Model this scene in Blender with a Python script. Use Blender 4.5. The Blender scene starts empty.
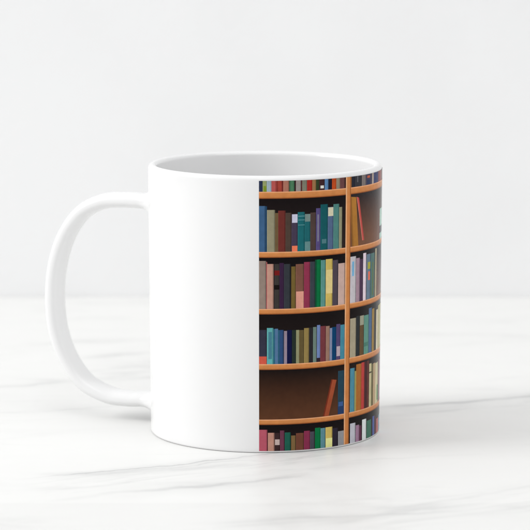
import bpy, bmesh, math, random
from mathutils import Vector, Matrix
random.seed(7)
S = 0.001                      # everything below is written in millimetres
scene = bpy.context.scene
C = scene.collection

def lin(c):
    c = c / 255.0
    return c / 12.92 if c <= 0.04045 else ((c + 0.055) / 1.055) ** 2.4

# ------------------------------------------------------------------ materials
class NT:
    def __init__(self, mat):
        self.t = mat.node_tree; self.n = self.t.nodes; self.l = self.t.links
    def new(self, kind, **kw):
        n = self.n.new(kind)
        for k, v in kw.items(): setattr(n, k, v)
        return n
    def math(self, op, a, b=None, clamp=False):
        n = self.new('ShaderNodeMath', operation=op); n.use_clamp = clamp
        for i, v in enumerate((a, b)):
            if v is None: continue
            if isinstance(v, (int, float)): n.inputs[i].default_value = v
            else: self.l.new(v, n.inputs[i])
        return n.outputs[0]
    def ramp(self, v, a, b, lo=0.0, hi=1.0, smooth=True):
        n = self.new('ShaderNodeMapRange'); n.interpolation_type = 'SMOOTHSTEP' if smooth else 'LINEAR'
        self.l.new(v, n.inputs['Value'])
        n.inputs['From Min'].default_value = a; n.inputs['From Max'].default_value = b
        n.inputs['To Min'].default_value = lo; n.inputs['To Max'].default_value = hi
        return n.outputs['Result']
    def noise(self, vec, scale, detail=4, rough=0.5, offset=None, dist=0.0):
        if offset is not None:
            m = self.new('ShaderNodeMapping'); m.inputs['Location'].default_value = offset
            self.l.new(vec, m.inputs['Vector']); vec = m.outputs['Vector']
        n = self.new('ShaderNodeTexNoise'); self.l.new(vec, n.inputs['Vector'])
        n.inputs['Scale'].default_value = scale; n.inputs['Detail'].default_value = detail
        n.inputs['Roughness'].default_value = rough; n.inputs['Distortion'].default_value = dist
        return n.outputs['Fac']

def material(name):
    m = bpy.data.materials.new(name); m.use_nodes = True
    nt = NT(m); bsdf = m.node_tree.nodes['Principled BSDF']
    return m, nt, bsdf

def ceramic():
    m, nt, b = material('glazed_ceramic')
    tc = nt.new('ShaderNodeTexCoord')
    f = nt.noise(tc.outputs['Object'], 60, 3)
    r = nt.ramp(f, 0.3, 0.7, 0.10, 0.16); nt.l.new(r, b.inputs['Roughness'])
    b.inputs['Base Color'].default_value = (CER[0], CER[1], CER[2], 1)
    b.inputs['Specular IOR Level'].default_value = 0.5
    bm_ = nt.new('ShaderNodeBump'); bm_.inputs['Strength'].default_value = 0.03
    bm_.inputs['Distance'].default_value = 0.0005
    f2 = nt.noise(tc.outputs['Object'], 90, 2); nt.l.new(f2, bm_.inputs['Height'])
    nt.l.new(bm_.outputs[0], b.inputs['Normal'])
    return m

def print_mat():
    m, nt, b = material('printed_glaze')
    a = nt.new('ShaderNodeVertexColor', layer_name='Col')
    tc = nt.new('ShaderNodeTexCoord')
    f = nt.noise(tc.outputs['Object'], 420, 3, 0.6)
    g = nt.ramp(f, 0.3, 0.7, 0.92, 1.08, False)
    mul = nt.new('ShaderNodeVectorMath', operation='SCALE')
    nt.l.new(a.outputs['Color'], mul.inputs[0]); nt.l.new(g, mul.inputs['Scale'])
    nt.l.new(mul.outputs[0], b.inputs['Base Color'])
    b.inputs['Roughness'].default_value = 0.22
    b.inputs['Specular IOR Level'].default_value = 0.08
    return m

def wall_mat():
    m, nt, b = material('matt_wall_paint')
    tc = nt.new('ShaderNodeTexCoord')
    f = nt.noise(tc.outputs['Object'], 9, 4, 0.6)
    cr = nt.new('ShaderNodeMix', data_type='RGBA')
    cr.inputs['A'].default_value = (WAL[0]*.975, WAL[1]*.975, WAL[2]*.975, 1)
    cr.inputs['B'].default_value = (*WAL, 1)
    nt.l.new(nt.ramp(f, 0.35, 0.65), cr.inputs['Factor'])
    nt.l.new(cr.outputs['Result'], b.inputs['Base Color'])
    b.inputs['Roughness'].default_value = 0.9
    b.inputs['Specular IOR Level'].default_value = 0.2
    bp = nt.new('ShaderNodeBump'); bp.inputs['Strength'].default_value = 0.15; bp.inputs['Distance'].default_value = 0.001
    nt.l.new(nt.noise(tc.outputs['Object'], 250, 5, 0.6), bp.inputs['Height'])
    nt.l.new(bp.outputs[0], b.inputs['Normal'])
    return m

def marble_mat():
    m, nt, b = material('white_marble')
    tc = nt.new('ShaderNodeTexCoord'); P = tc.outputs['Object']
    sep = nt.new('ShaderNodeSeparateXYZ'); nt.l.new(P, sep.inputs[0])
    x = nt.math('MULTIPLY', sep.outputs['X'], 1000.0)
    # front face continues the pattern downwards
    y = nt.math('ADD', nt.math('MULTIPLY', sep.outputs['Y'], 1000.0), nt.math('MULTIPLY', sep.outputs['Z'], 1000.0))
    wob = nt.math('SUBTRACT', nt.noise(P, 16, 5, 0.55, (3, 1, 0)), 0.5)
    wob2 = nt.math('SUBTRACT', nt.noise(P, 60, 4, 0.6, (7, 5, 2)), 0.5)
    warp = nt.math('ADD', nt.math('MULTIPLY', wob, 42.0), nt.math('MULTIPLY', wob2, 15.0))
    brk = nt.ramp(nt.noise(P, 22, 3, 0.5, (11, 2, 9)), 0.36, 0.60)
    total = None
    # slope, y at x=0, half width, strength, first x, last x, noise share
    for (sl, y0, hw, st, xa, xb, nz) in VEINS:
        line = nt.math('ADD', nt.math('MULTIPLY', x, sl), y0)
        d = nt.math('SUBTRACT', nt.math('ADD', y, nt.math('MULTIPLY', warp, nz)), line)
        d = nt.math('ABSOLUTE', d)
        core = nt.ramp(d, 0.0, hw, 1.0, 0.0)
        halo = nt.ramp(d, 0.0, hw * 5.0, 0.35, 0.0)
        v = nt.math('MULTIPLY', nt.math('ADD', core, halo), st)
        v = nt.math('MULTIPLY', v, nt.ramp(x, xa, xa + 25))
        v = nt.math('MULTIPLY', v, nt.ramp(x, xb - 25, xb, 1.0, 0.0))
        v = nt.math('MULTIPLY', v, nt.math('ADD', nt.math('MULTIPLY', brk, 0.75), 0.25))
        total = v if total is None else nt.math('ADD', total, v)
    # bands of fine grey streaks lying along the larger veins
    for (sl, y0, hw, st, xa, xb) in BANDS:
        m2 = nt.new('ShaderNodeMapping'); m2.vector_type = 'TEXTURE'
        m2.inputs['Rotation'].default_value = (0, 0, math.atan(sl)); m2.inputs['Scale'].default_value = (5.0, 1.0, 1.0)
        nt.l.new(P, m2.inputs['Vector'])
        stn = nt.noise(m2.outputs['Vector'], 95, 5, 0.6, (y0, 2, 0), 1.2)
        d = nt.math('ABSOLUTE', nt.math('SUBTRACT', nt.math('ADD', y, nt.math('MULTIPLY', warp, 0.5)), nt.math('ADD', nt.math('MULTIPLY', x, sl), y0)))
        v = nt.math('MULTIPLY', nt.ramp(d, 0.0, hw, 1.0, 0.0), nt.ramp(stn, 0.45, 0.75, 0.0, st))
        v = nt.math('MULTIPLY', v, nt.ramp(x, xa, xa + 30))
        v = nt.math('MULTIPLY', v, nt.ramp(x, xb - 30, xb, 1.0, 0.0))
        total = nt.math('ADD', total, v)
    # faint general clouding and hairlines
    mp = nt.new('ShaderNodeMapping'); mp.inputs['Rotation'].default_value = (0, 0, math.radians(-28))
    mp.inputs['Scale'].default_value = (1, 3.2, 1); nt.l.new(P, mp.inputs['Vector'])
    cl = nt.noise(mp.outputs['Vector'], 9, 6, 0.6, None, 0.6)
    hair = nt.math('ABSOLUTE', nt.math('SUBTRACT', nt.noise(mp.outputs['Vector'], 6, 7, 0.55, (4, 4, 4), 0.8), 0.5))
    hair = nt.math('MULTIPLY', nt.ramp(hair, 0.0, 0.035, 1.0, 0.0), nt.ramp(cl, 0.42, 0.62, 0.0, 0.10))
    total = nt.math('ADD', total, hair)
    total = nt.math('ADD', total, nt.ramp(cl, 0.50, 0.80, 0.0, 0.12), True)
    total = nt.math('MULTIPLY', total, 0.82)
    mx = nt.new('ShaderNodeMix', data_type='RGBA')
    mx.inputs['A'].default_value = (*MAR, 1); mx.inputs['B'].default_value = (0.33, 0.335, 0.34, 1)
    nt.l.new(total, mx.inputs['Factor'])
    strip = nt.ramp(sep.outputs['Y'], -0.1146, -0.1138, 0.965, 1.0)     # the front stone is a shade greyer
    sc = nt.new('ShaderNodeVectorMath', operation='SCALE'); nt.l.new(mx.outputs['Result'], sc.inputs[0]); nt.l.new(strip, sc.inputs['Scale'])
    nt.l.new(sc.outputs[0], b.inputs['Base Color'])
    b.inputs['Roughness'].default_value = 0.42
    b.inputs['Specular IOR Level'].default_value = 0.25
    nt.l.new(nt.ramp(nt.noise(P, 70, 3, 0.5, (1, 9, 4)), 0.3, 0.7, 0.38, 0.48), b.inputs['Roughness'])
    return m

# ------------------------------------------------------------------ tunables
CER = (0.815, 0.815, 0.817)
WAL = (0.885, 0.888, 0.893)
MAR = (0.79, 0.79, 0.779)
BANDS = [
 (0.48, -62.0, 26.0, 0.42, -85, 45),
 (0.40, 14.0, 30.0, 0.30, 25, 190),
 (0.38, 135.0, 34.0, 0.60, -85, -15),
 (0.50, -150.0, 30.0, 0.30, 10, 120),
 (0.35, 60.0, 30.0, 0.14, -190, -50),
 (0.30, 200.0, 60.0, 0.12, -220, 300),
 (0.30, -140.0, 16.0, 0.26, -40, 60),
]
VEINS = [
 (0.45, -46.0, 1.5, 0.46, -88, 40, 0.55),
 (0.38, -53.0, 1.2, 0.24, -60, 35, 0.8),
 (0.30, -58.0, 3.0, 0.16, -70, 30, 0.5),
 (0.50, -80.0, 3.2, 0.34, -72, 25, 0.5),
 (0.66, -147.0, 2.6, 0.13, 30, 130, 0.4),
 (0.30, -62.0, 2.4, 0.15, 12, 80, 0.5),
 (0.38, 22.0, 3.0, 0.50, 28, 190, 0.35),
 (0.42, 6.0, 5.0, 0.14, 28, 190, 0.6),
 (0.40, 168.0, 5.0, 0.38, -82, -20, 0.6),
 (0.32, 116.0, 6.0, 0.26, -95, -20, 0.9),
 (0.36, 116.0, 2.0, 0.28, -190, -62, 0.5),
 (0.36, 62.0, 2.4, 0.13, -190, -45, 0.6),
 (0.20, -137.0, 2.0, 0.24, -30, 70, 0.3),
 (0.25, 196.0, 4.0, 0.14, -200, -40, 0.7),
 (0.30, 150.0, 4.0, 0.07, 45, 260, 0.7),
]

# ------------------------------------------------------------------ mesh helpers
def link(name, verts, faces, mat, parent=None, smooth=True):
    me = bpy.data.meshes.new(name)
    me.from_pydata([tuple(c * S for c in v) for v in verts], [], faces)
    me.materials.append(mat); me.update()
    bm = bmesh.new(); bm.from_mesh(me); bmesh.ops.recalc_face_normals(bm, faces=bm.faces); bm.to_mesh(me); bm.free()
    for p in me.polygons: p.use_smooth = smooth
    o = bpy.data.objects.new(name, me); C.objects.link(o)
    if parent: o.parent = parent
    return o

def lathe(profile, n):
    verts, faces, rings = [], [], []
    for r, z in profile:
        if r == 0:
            rings.append([len(verts)]); verts.append((0, 0, z))
        else:
            rings.append(list(range(len(verts), len(verts) + n)))
            for k in range(n):
                a = 2 * math.pi * k / n
                verts.append((r * math.sin(a), -r * math.cos(a), z))
    for A, B in zip(rings, rings[1:]):
        for k in range(n):
            j = (k + 1) % n
            if len(A) == 1: faces.append((A[0], B[k], B[j]))
            elif len(B) == 1: faces.append((A[k], A[j], B[0]))
            else: faces.append((A[k], A[j], B[j], B[k]))
    return verts, faces

def wall_radius(z): return 40.45 + 0.55 * max(0.0, min(1.0, (z - 5) / 87.0))

def catmull(pts, per):
    out = []
    n = len(pts)
    for i in range(n - 1):
        p0 = pts[max(i - 1, 0)]; p1 = pts[i]; p2 = pts[i + 1]; p3 = pts[min(i + 2, n - 1)]
        for k in range(per):
            t = k / per
            out.append(tuple(0.5 * (2*b + (c-a)*t + (2*a-5*b+4*c-d)*t*t + (3*b-a-3*c+d)*t**3) for a, b, c, d in zip(p0, p1, p2, p3)))
    out.append(tuple(pts[-1]))
    return out

# ------------------------------------------------------------------ the setting
def box_verts(x0, x1, y0, y1, z0, z1):
    v = [(x, y, z) for z in (z0, z1) for y in (y0, y1) for x in (x0, x1)]
    f = [(0,1,3,2),(4,5,7,6),(0,1,5,4),(2,3,7,6),(0,2,6,4),(1,3,7,5)]
    return v, f

v, f = box_verts(-900, 900, -700, 299.8, -40, 0)
table = link('tabletop', v, f, marble_mat(), smooth=False)
bv = table.modifiers.new('edge', 'BEVEL'); bv.width = 0.8 * S; bv.segments = 3
table['kind'] = 'structure'
v, f = box_verts(-1500, 1500, 300, 330, -900, 1500)
wall = link('wall', v, f, wall_mat(), smooth=False)
wall['kind'] = 'structure'

# ------------------------------------------------------------------ the mug
cer = ceramic()
mug = bpy.data.objects.new('mug', None); C.objects.link(mug)
mug.empty_display_size = 0.02
mug['label'] = 'white ceramic mug with a printed wrap of crowded wooden bookshelves, standing on the marble'
mug['category'] = 'mug'

prof = [(0, 2.2), (30, 2.2), (36.2, 1.9), (37.2, 0.6), (37.8, 0.0), (39.5, 0.0), (40.05, 0.12), (40.33, 0.38), (40.43, 0.8), (40.45, 2), (40.45, 5)]
for k in range(1, 12): prof.append((wall_radius(5 + 8 * k), 5 + 8 * k if k < 11 else 92.6))
for k in range(0, 17):
    a = math.pi * k / 16
    prof.append((39.45 + 1.5 * math.cos(a), 93.5 + 1.5 * math.sin(a)))
prof += [(37.9, 91.5), (37.8, 88), (37.6, 60), (37.4, 30), (37.2, 12), (36.2, 7.6), (33.5, 5.2), (28, 4.4), (0, 4.2)]
v, f = lathe(prof, 256)
body = link('mug_body', v, f, cer, mug)

# handle: an oval strap swept along a loop that leaves the wall at two flared roots
PHI = math.radians(20)
hd = Vector((-math.cos(PHI), math.sin(PHI), 0)); hw = Vector((math.sin(PHI), math.cos(PHI), 0))
outer = [(38.5, 82.3), (42.5, 82.4), (47, 82.4), (53, 82.5), (61.8, 81.6), (70.6, 77.4), (77.6, 69.0), (82.0, 58.2), (83.8, 46.0), (83.0, 32.4), (78.8, 20.2), (71.0, 10.4), (60.5, 5.6), (52, 4.9), (46.5, 5.2), (42.5, 5.2), (38.5, 5.0)]
po = catmull([(r, z, 0) for r, z in outer], 8)
n = len(po)
verts, faces = [], []
NS = 40
for i, p in enumerate(po):
    a = Vector(po[max(i-1, 0)]); b_ = Vector(po[min(i+1, n-1)])
    t = (b_ - a).normalized()
    nr = Vector((t.y, -t.x, 0))            # (r, z) normal pointing to the inside of the loop
    if nr.dot(Vector((38, 44, 0)) - Vector(p)) < 0: nr = -nr
    u = i / (n - 1)
    th = 2.6 + 0.3 * math.sin(math.pi * u)       # half thickness in the loop's plane
    wd = 5.8 - 0.3 * math.sin(math.pi * u)
    root = max(0.0, 1 - (p[0] - 40.6) / 6.0) if (u < .2 or u > .8) else 0
    fl = root ** 2.2
    c = Vector(p) + nr * th
    th2 = th + (3.6 if u < .5 else 2.0) * fl; wd2 = wd + 2.2 * fl
    ring = []
    for k in range(NS):
        a2 = 2 * math.pi * k / NS
        ca, sa = math.cos(a2), math.sin(a2)
        e = 2 / 2.35                        # slightly squared oval
        ex = math.copysign(abs(ca) ** e, ca) * th2
        ey = math.copysign(abs(sa) ** e, sa) * wd2
        q = c + nr * ex
        P3 = hd * q.x + Vector((0, 0, q.y)) + hw * ey
        ring.append(len(verts)); verts.append(tuple(P3))
    if i:
        pr = list(range(ring[0] - NS, ring[0]))
        for k in range(NS):
            j = (k + 1) % NS
            faces.append((pr[k], pr[j], ring[j], ring[k]))
faces.append(tuple(range(NS))); faces.append(tuple(range(len(verts) - NS, len(verts))))
handle = link('handle', verts, faces, cer, mug)

# ------------------------------------------------------------------ printed wrap: (start, end) in degrees round the mug, top height in mm, ink colour, spine details
ART = [
 [
  (-2.82,-1.08,93.68,(38,48,75),[]),
  (-1.08,0.84,93.68,(140,150,100),[(-0.66,0.66,89.7,91.73,(118,138,40))]),
  (0.84,3.05,93.68,(150,168,178),[]),
  (3.05,5.26,93.68,(172,80,76),[]),
  (5.26,8.62,93.68,(128,48,42),[(6.02,7.77,89.66,93.72,(155,62,50))]),
  (8.62,11.35,93.68,(165,110,92),[]),
  (11.35,14.15,93.68,(50,80,60),[(11.92,13.66,89.58,93.64,(72,118,86))]),
  (14.15,14.73,93.68,(60,30,35),[]),
  (14.73,17.18,93.68,(148,138,134),[]),
  (17.18,17.78,93.68,(80,30,30),[]),
  (17.78,20.18,93.68,(122,122,106),[]),
  (20.18,22.87,93.68,(165,40,32),[]),
  (22.87,24.79,93.68,(150,112,72),[]),
  (24.79,26.53,93.68,(48,62,36),[]),
  (26.53,29.45,93.68,(62,36,40),[(27.17,28.96,90.37,91.33,(215,215,210))]),
  (29.45,31.45,93.68,(88,128,172),[]),
  (31.45,33.55,93.68,(26,26,42),[]),
  (33.55,36.07,93.68,(182,72,28),[]),
  (36.07,38.31,93.68,(140,128,108),[]),
  (38.31,41.34,93.68,(104,66,66),[]),
  (44.81,46.0,93.68,(120,80,42),[]),
  (46.0,48.39,93.68,(34,36,48),[]),
  (48.39,53.77,93.68,(50,50,56),[(49.9,50.84,91.29,93.35,(90,90,95))]),
  (53.77,57.33,93.68,(122,112,108),[]),
  (57.33,63.8,93.68,(62,58,82),[(58.67,61.33,92.16,92.95,(190,90,60)),(58.67,61.33,89.94,91.47,(35,50,85))]),
  (63.8,66.02,93.68,(172,156,146),[]),
  (66.02,72.74,93.68,(30,44,96),[]),
  (72.74,81.39,93.68,(130,50,42),[]),
 ],
 [
  (-2.83,0.24,84.95,(60,94,130),[]),
  (0.24,0.94,84.85,(28,62,92),[]),
  (0.94,4.72,83.59,(142,137,112),[]),
  (4.72,6.24,82.56,(104,84,56),[]),
  (6.24,9.72,83.34,(106,45,40),[]),
  (9.72,12.61,82.55,(74,60,52),[]),
  (12.61,15.64,82.08,(66,56,76),[(12.85,15.49,79.12,81.98,(196,196,216)),(12.85,15.49,69.21,71.26,(230,120,86))]),
  (15.64,19.11,82.68,(26,100,106),[(15.78,19.01,81.15,81.42,(90,145,150)),(15.78,19.01,79.86,80.1,(90,145,150)),(15.78,19.01,78.16,78.39,(90,145,150))]),
  (19.11,21.96,81.91,(28,96,102),[(19.22,21.91,79.35,81.91,(112,132,128)),(19.22,21.91,69.29,72.53,(96,132,132))]),
  (21.96,24.92,82.32,(76,60,56),[]),
  (24.92,27.31,83.68,(82,72,120),[(25.55,26.46,72.38,81.57,(118,116,138))]),
  (27.31,31.28,84.88,(18,84,90),[(28.07,30.49,71.52,73.02,(74,116,122))]),
  (31.28,34.49,83.79,(80,100,132),[(31.44,34.37,80.71,83.69,(206,200,172))]),
  (34.49,37.91,84.65,(76,126,120),[]),
  (37.91,39.78,83.47,(142,140,112),[]),
  (75.42,76.87,80.0,(110,45,40),[]),
  (76.87,87.59,80.0,(168,205,190),[(76.87,87.59,71.45,73.93,(60,60,65))]),
 ],
 [
  (-2.85,0.57,66.25,(142,126,116),[]),
  (0.57,1.04,65.91,(160,84,84),[]),
  (1.04,4.08,65.22,(186,142,126),[]),
  (4.46,6.9,65.2,(56,52,50),[(4.46,6.9,61.31,62.98,(112,22,22)),(4.46,6.9,56.45,58.02,(14,8,6))]),
  (6.9,9.05,65.51,(54,30,60),[]),
  (9.05,12.1,65.13,(50,54,60),[]),
  (12.59,14.65,64.21,(112,92,46),[]),
  (14.74,18.78,64.97,(120,80,66),[(14.94,18.68,49.55,55.59,(215,150,132))]),
  (18.88,21.94,65.54,(140,50,76),[]),
  (21.94,24.55,65.56,(55,63,70),[]),
  (24.55,27.6,66.13,(0,110,60),[(24.55,25.4,49.15,66.13,(6,74,46))]),
  (27.6,30.25,65.85,(86,140,132),[]),
  (30.36,34.2,66.02,(200,175,92),[(30.47,34.14,54.18,62.38,(216,196,132))]),
  (34.31,37.56,65.46,(76,66,76),[]),
  (37.68,41.89,64.12,(196,166,156),[]),
  (45.58,49.72,65.87,(192,187,192),[(46.87,48.2,59.11,64.14,(110,170,208))]),
  (49.88,52.77,65.06,(160,132,146),[]),
  (52.77,55.72,64.48,(70,48,74),[]),
  (55.72,58.54,66.32,(222,207,217),[]),
  (59.04,63.11,65.63,(94,118,138),[(60.06,62.77,60.39,62.83,(165,160,56)),(60.58,62.54,56.53,59.51,(226,112,84))]),
  (63.35,68.42,65.55,(70,108,104),[(65.17,66.73,50.78,62.39,(90,110,70))]),
  (69.32,71.61,66.73,(176,166,136),[]),
 ],
 [
  (-2.87,0.86,42.63,(50,50,66),[(-2.87,0.76,30.74,33.5,(200,84,66))]),
  (0.95,3.97,43.31,(92,166,166),[(1.62,3.3,32.64,41.93,(66,120,136))]),
  (3.97,4.78,42.95,(40,96,120),[]),
  (4.78,6.22,43.04,(80,112,148),[]),
  (6.22,8.92,42.57,(44,74,120),[(6.22,6.94,30.85,42.57,(40,88,112))]),
  (9.11,10.57,42.18,(146,130,146),[]),
  (10.57,13.02,42.48,(10,14,60),[]),
  (13.02,14.99,42.42,(34,46,40),[]),
  (14.99,16.49,42.37,(142,142,108),[]),
  (16.49,19.01,42.29,(96,82,50),[]),
  (19.01,21.57,42.88,(142,122,72),[]),
  (21.57,23.66,42.95,(40,38,42),[]),
  (23.66,25.52,43.03,(106,126,116),[]),
  (25.74,27.53,43.61,(108,128,176),[(25.74,27.53,30.29,32.27,(40,30,40))]),
  (27.58,30.64,43.13,(114,54,60),[]),
  (30.64,32.81,42.97,(150,116,100),[]),
  (32.81,34.22,42.16,(128,134,160),[]),
  (34.22,36.74,42.37,(0,60,102),[]),
  (36.74,39.3,43.23,(80,66,106),[(36.93,39.11,32.11,35.52,(178,162,172))]),
  (39.3,42.24,42.81,(66,132,152),[]),
  (45.84,50.18,44.41,(166,156,132),[]),
  (50.34,53.2,44.87,(40,44,46),[]),
  (53.29,56.86,44.73,(96,74,46),[(53.37,56.77,41.4,44.7,(152,152,132))]),
  (57.05,61.74,44.49,(90,142,126),[(57.24,61.52,33.57,34.98,(70,120,105))]),
  (61.85,65.54,46.51,(70,100,136),[]),
  (65.8,68.88,45.95,(152,122,56),[]),
  (68.88,72.2,45.44,(18,16,18),[]),
  (72.2,75.71,44.9,(216,206,176),[]),
  (75.71,87.57,46.09,(176,166,108),[]),
 ],
 [
  (38.04,42.13,26.87,(34,64,80),[(38.42,41.33,14.49,16.03,(58,88,142)),(38.04,42.13,11.68,14.49,(34,58,98))]),
  (46.17,49.47,27.01,(76,136,156),[]),
  (49.47,50.74,25.8,(152,148,88),[]),
  (50.74,55.14,27.97,(166,102,42),[]),
  (55.14,57.95,28.15,(184,60,56),[]),
  (57.95,60.61,28.24,(66,26,28),[]),
  (60.61,62.83,28.22,(92,40,34),[]),
  (63.06,65.78,26.88,(200,190,146),[(63.06,65.78,23.51,24.0,(70,60,45))]),
  (65.78,68.28,26.4,(102,92,52),[]),
  (68.28,71.49,26.42,(190,160,122),[]),
  (71.49,77.01,26.06,(205,196,152),[(74.61,77.01,12.61,18.01,(90,150,95))]),
  (77.85,87.57,26.46,(118,52,66),[]),
 ],
 [
  (-2.9,1.11,8.13,(176,84,100),[]),
  (1.45,4.54,7.08,(186,136,120),[]),
  (4.73,7.16,6.98,(56,36,38),[(4.83,7.06,2.8,4.75,(188,168,163))]),
  (7.26,9.36,7.8,(106,55,76),[]),
  (9.6,12.46,7.07,(28,92,76),[]),
  (12.76,14.95,5.91,(122,96,60),[]),
  (15.15,19.11,6.65,(110,66,50),[]),
  (19.21,22.34,7.24,(132,46,76),[]),
  (22.34,24.73,6.84,(70,70,80),[]),
  (25.0,28.01,7.98,(0,112,62),[]),
  (28.01,30.71,7.68,(90,136,146),[]),
  (30.82,34.75,7.77,(205,180,96),[(30.94,34.69,-0.98,3.92,(226,226,152))]),
  (34.87,38.2,7.11,(42,36,50),[]),
  (38.33,42.59,5.77,(146,146,150),[]),
  (46.47,50.44,7.63,(190,190,200),[]),
  (50.77,53.61,6.57,(160,124,150),[]),
  (53.61,55.65,6.11,(92,45,70),[]),
  (56.3,60.27,7.9,(220,226,226),[]),
  (60.91,66.18,6.97,(60,112,92),[]),
  (68.0,71.0,7.6,(80,96,160),[]),
  (71.34,73.6,7.2,(90,38,40),[]),
  (74.44,79.89,5.87,(182,90,90),[]),
  (79.89,87.58,6.48,(112,150,176),[]),
 ],
]
INK = 1.05
WORLD = 0.57
EXPO = 0.10
LIGHTS = [
 ('softbox_key', (-2.2, -0.33, 1.36), (0, 0, 0.03), (1.2, 1.0), 36.0, (1.0, 0.995, 0.985)),
 ('softbox_overhead', (0.45, -0.75, 1.5), (0.05, 0.12, 0.05), (1.6, 1.2), 9.0, (1.0, 0.998, 0.99)),
]
SHELF = [(87.39, 89.76), (67.34, 69.32), (47.95, 49.83), (28.84, 30.85), (9.80, 11.67)]
BASE = [89.76, 69.32, 49.83, 30.85, 11.67, 0.74]
CEIL = [93.45, 87.39, 67.34, 47.95, 28.84, 9.80]
A0, A1 = -2.85, 143.0
POSTS = [(42.0, 45.4), (100.0, 103.4)]
pv, pf, pc = [], [], []
def ink(c, k=1.0): return tuple(min(1.0, lin(v) * k * INK) for v in c)
def patch(quad, lo, hi, layer):
    """quad = four (deg, mm) corners: bottom left, bottom right, top right, top left; colours lo at the bottom, hi at the top"""
    (ax, az), (bx, bz), (cx, cz), (dx, dz) = quad
    nx = max(1, int(math.ceil(max(abs(bx - ax), abs(cx - dx)) / 1.5)))
    nz = max(1, int(math.ceil(abs(dz - az) / 6.0)))
    base = len(pv)
    for j in range(nz + 1):
        t = j / nz
        for i in range(nx + 1):
            s = i / nx
            a = (1-t) * ((1-s) * ax + s * bx) + t * ((1-s) * dx + s * cx)
            z = (1-t) * ((1-s) * az + s * bz) + t * ((1-s) * dz + s * cz)
            r = wall_radius(z) + 0.02 + 0.009 * layer
            w = math.radians(a)
            pv.append((r * math.sin(w), -r * math.cos(w), z))
            pc.append(tuple((1-t) * l + t * h for l, h in zip(lo, hi)))
    for j in range(nz):
        for i in range(nx):
            k = base + j * (nx + 1) + i
            pf.append((k, k + 1, k + nx + 2, k + nx + 1))
def rect(a, b, z0, z1, lo, hi=None, layer=0):
    a, b = max(a, A0), min(b, A1)
    if b - a < 0.02 or z1 - z0 < 0.02: return
    patch([(a, z0), (b, z0), (b, z1), (a, z1)], lo, hi if hi is not None else lo, layer)

# dark backs of the compartments
back = {0: ((60,36,34),(50,30,32)), 1: ((46,34,32),(24,16,18)), 2: ((44,32,34),(14,9,14)), 3: ((40,28,26),(22,13,14)), 4: ((98,60,38),(24,14,13)), 5: ((40,24,24),(16,9,12))}
for row in range(6):
    lo, hi = back[row]
    rect(A0, A1, BASE[row], CEIL[row], ink(lo, .8), ink(hi, .6), 0)
rect(45.4, 90, BASE[1], CEIL[1], ink((116,76,54)), ink((34,30,34)), 1)      # empty part of the second shelf
rect(66, 90, BASE[2], CEIL[2] - 3, ink((112,74,58)), ink((52,40,40)), 1)
# books
def book(a, b, base, top, col, det, row):
    hi = ink(col, 0.97); lo = ink(col, 1.0)
    rect(a, b, base, top, lo, hi, 2)
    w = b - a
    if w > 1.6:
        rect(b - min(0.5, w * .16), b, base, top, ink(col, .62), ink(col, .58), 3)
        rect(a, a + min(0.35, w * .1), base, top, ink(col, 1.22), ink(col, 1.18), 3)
    for (da, db, z0, z1, dc) in det:
        rect(da, db, max(z0, base), min(z1, top), ink(dc), ink(dc), 4)
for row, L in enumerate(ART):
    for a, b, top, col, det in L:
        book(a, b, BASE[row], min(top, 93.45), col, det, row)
# leaning books
def lean(x0b, x1b, x0t, x1t, z0, z1, col, edge):
    patch([(x0b, z0), (x1b, z0), (x1t, z1 - .2), (x0t, z1 + .2)], ink(col, 1.0), ink(col, 1.05), 3)
    w = (x1t - x0t) * .25
    if edge: patch([(x0b, z0), (x0b + w, z0), (x0t + w, z1 + .1), (x0t, z1 + .2)], ink(edge), ink(edge), 4)
lean(46.5, 51.4, 44.9, 49.4, 69.3, 86.4, (166,112,46), (140,92,40))
lean(54.6, 56.3, 49.7, 51.5, 70.9, 86.1, (182,72,66), (214,124,108))
lean(29.2, 32.5, 33.9, 37.1, 11.7, 24.1, (152,72,44), (112,44,26))
# shelves continue round the far side with more books
pal = [(60,94,130),(142,137,112),(106,45,40),(26,100,106),(82,72,120),(206,200,172),(76,126,120),(186,142,126),(140,50,76),(0,110,60),(200,175,92),(50,54,60),(166,102,42),(44,74,120),(114,54,60),(152,122,56)]
for row in range(6):
    a = 87.6
    while a < A1:
        w = random.uniform(1.4, 4.0)
        if a + w > 99.9 and a < 103.5: a = 103.5; continue
        h = (CEIL[row] - BASE[row]) * (1.0 if row == 0 else random.uniform(.66, .86))
        if random.random() > .06: book(a, a + w, BASE[row], BASE[row] + h, random.choice(pal), [], row)
        a += w
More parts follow.
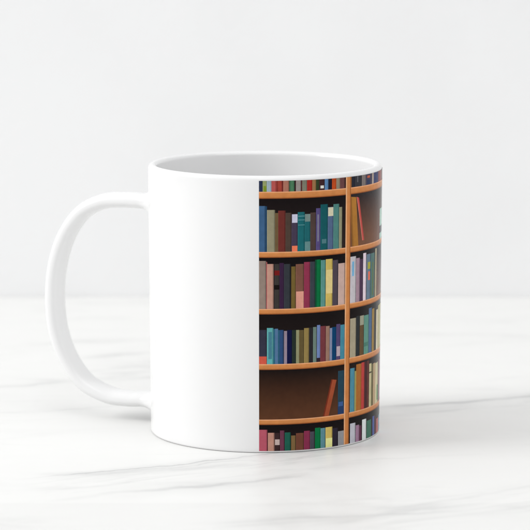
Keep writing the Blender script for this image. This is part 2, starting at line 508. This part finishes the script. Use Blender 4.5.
# shelf boards and uprights, drawn over the books
for z0, z1 in SHELF:
    rect(A0, A1, z0, z1, ink((190,120,64)), ink((206,136,80)), 5)
    rect(A0, A1, z1 - .34, z1, ink((226,160,112)), ink((228,166,122)), 6)
    rect(A0, A1, z0, z0 + .38, ink((120,64,32)), ink((176,106,56)), 6)
for a, b in POSTS:
    rect(a, b, BASE[5], 93.45, ink((196,124,68)), ink((200,130,74)), 7)
    rect(a, a + .75, BASE[5], 93.45, ink((224,168,124)), ink((226,172,128)), 8)
    rect(b - .6, b, BASE[5], 93.45, ink((160,96,50)), ink((162,98,52)), 8)

me = bpy.data.meshes.new('printed_wrap')
me.from_pydata([tuple(c * S for c in q) for q in pv], [], pf)
ca = me.color_attributes.new('Col', 'FLOAT_COLOR', 'POINT')
for i, c in enumerate(pc): ca.data[i].color = (*c, 1)
me.materials.append(print_mat()); me.update()
for p in me.polygons: p.use_smooth = True
me.normals_split_custom_set_from_vertices([Vector((q[0], q[1], 0)).normalized() for q in pv])
wrap = bpy.data.objects.new('printed_wrap', me); C.objects.link(wrap); wrap.parent = mug
wrap['label'] = 'colour print of wooden bookshelves packed with books, two uprights, a few books leaning'

# ------------------------------------------------------------------ light: studio softboxes and a pale surround
w = bpy.data.worlds.new('World'); scene.world = w; w.use_nodes = True
bg = w.node_tree.nodes['Background']; bg.inputs['Color'].default_value = (0.985, 0.99, 1.0, 1); bg.inputs['Strength'].default_value = WORLD
def area(name, loc, target, size, power, col=(1, 1, 1)):
    L = bpy.data.lights.new(name, 'AREA'); L.shape = 'RECTANGLE'; L.size, L.size_y = size
    L.energy = power; L.color = col
    o = bpy.data.objects.new(name, L); C.objects.link(o)
    o.location = loc
    o.rotation_euler = (Vector(target) - Vector(loc)).to_track_quat('-Z', 'Y').to_euler()
    return o
for a in LIGHTS: area(*a)

# ------------------------------------------------------------------ camera
cam = bpy.data.cameras.new('camera'); co = bpy.data.objects.new('camera', cam); C.objects.link(co)
co.location = (0, -0.975, 0.203); co.rotation_euler = (math.radians(90 - 8.41), 0, 0)
cam.sensor_width = 36; cam.lens = 36 * 2800 / 530; cam.clip_start = 0.05; cam.clip_end = 20
cam.dof.use_dof = True; cam.dof.focus_distance = 0.952; cam.dof.aperture_fstop = 22
scene.camera = co
scene.view_settings.view_transform = 'Standard'; scene.view_settings.look = 'None'
scene.view_settings.exposure = EXPO; scene.view_settings.gamma = 1
scene.render.resolution_x = 1024; scene.render.resolution_y = 1024
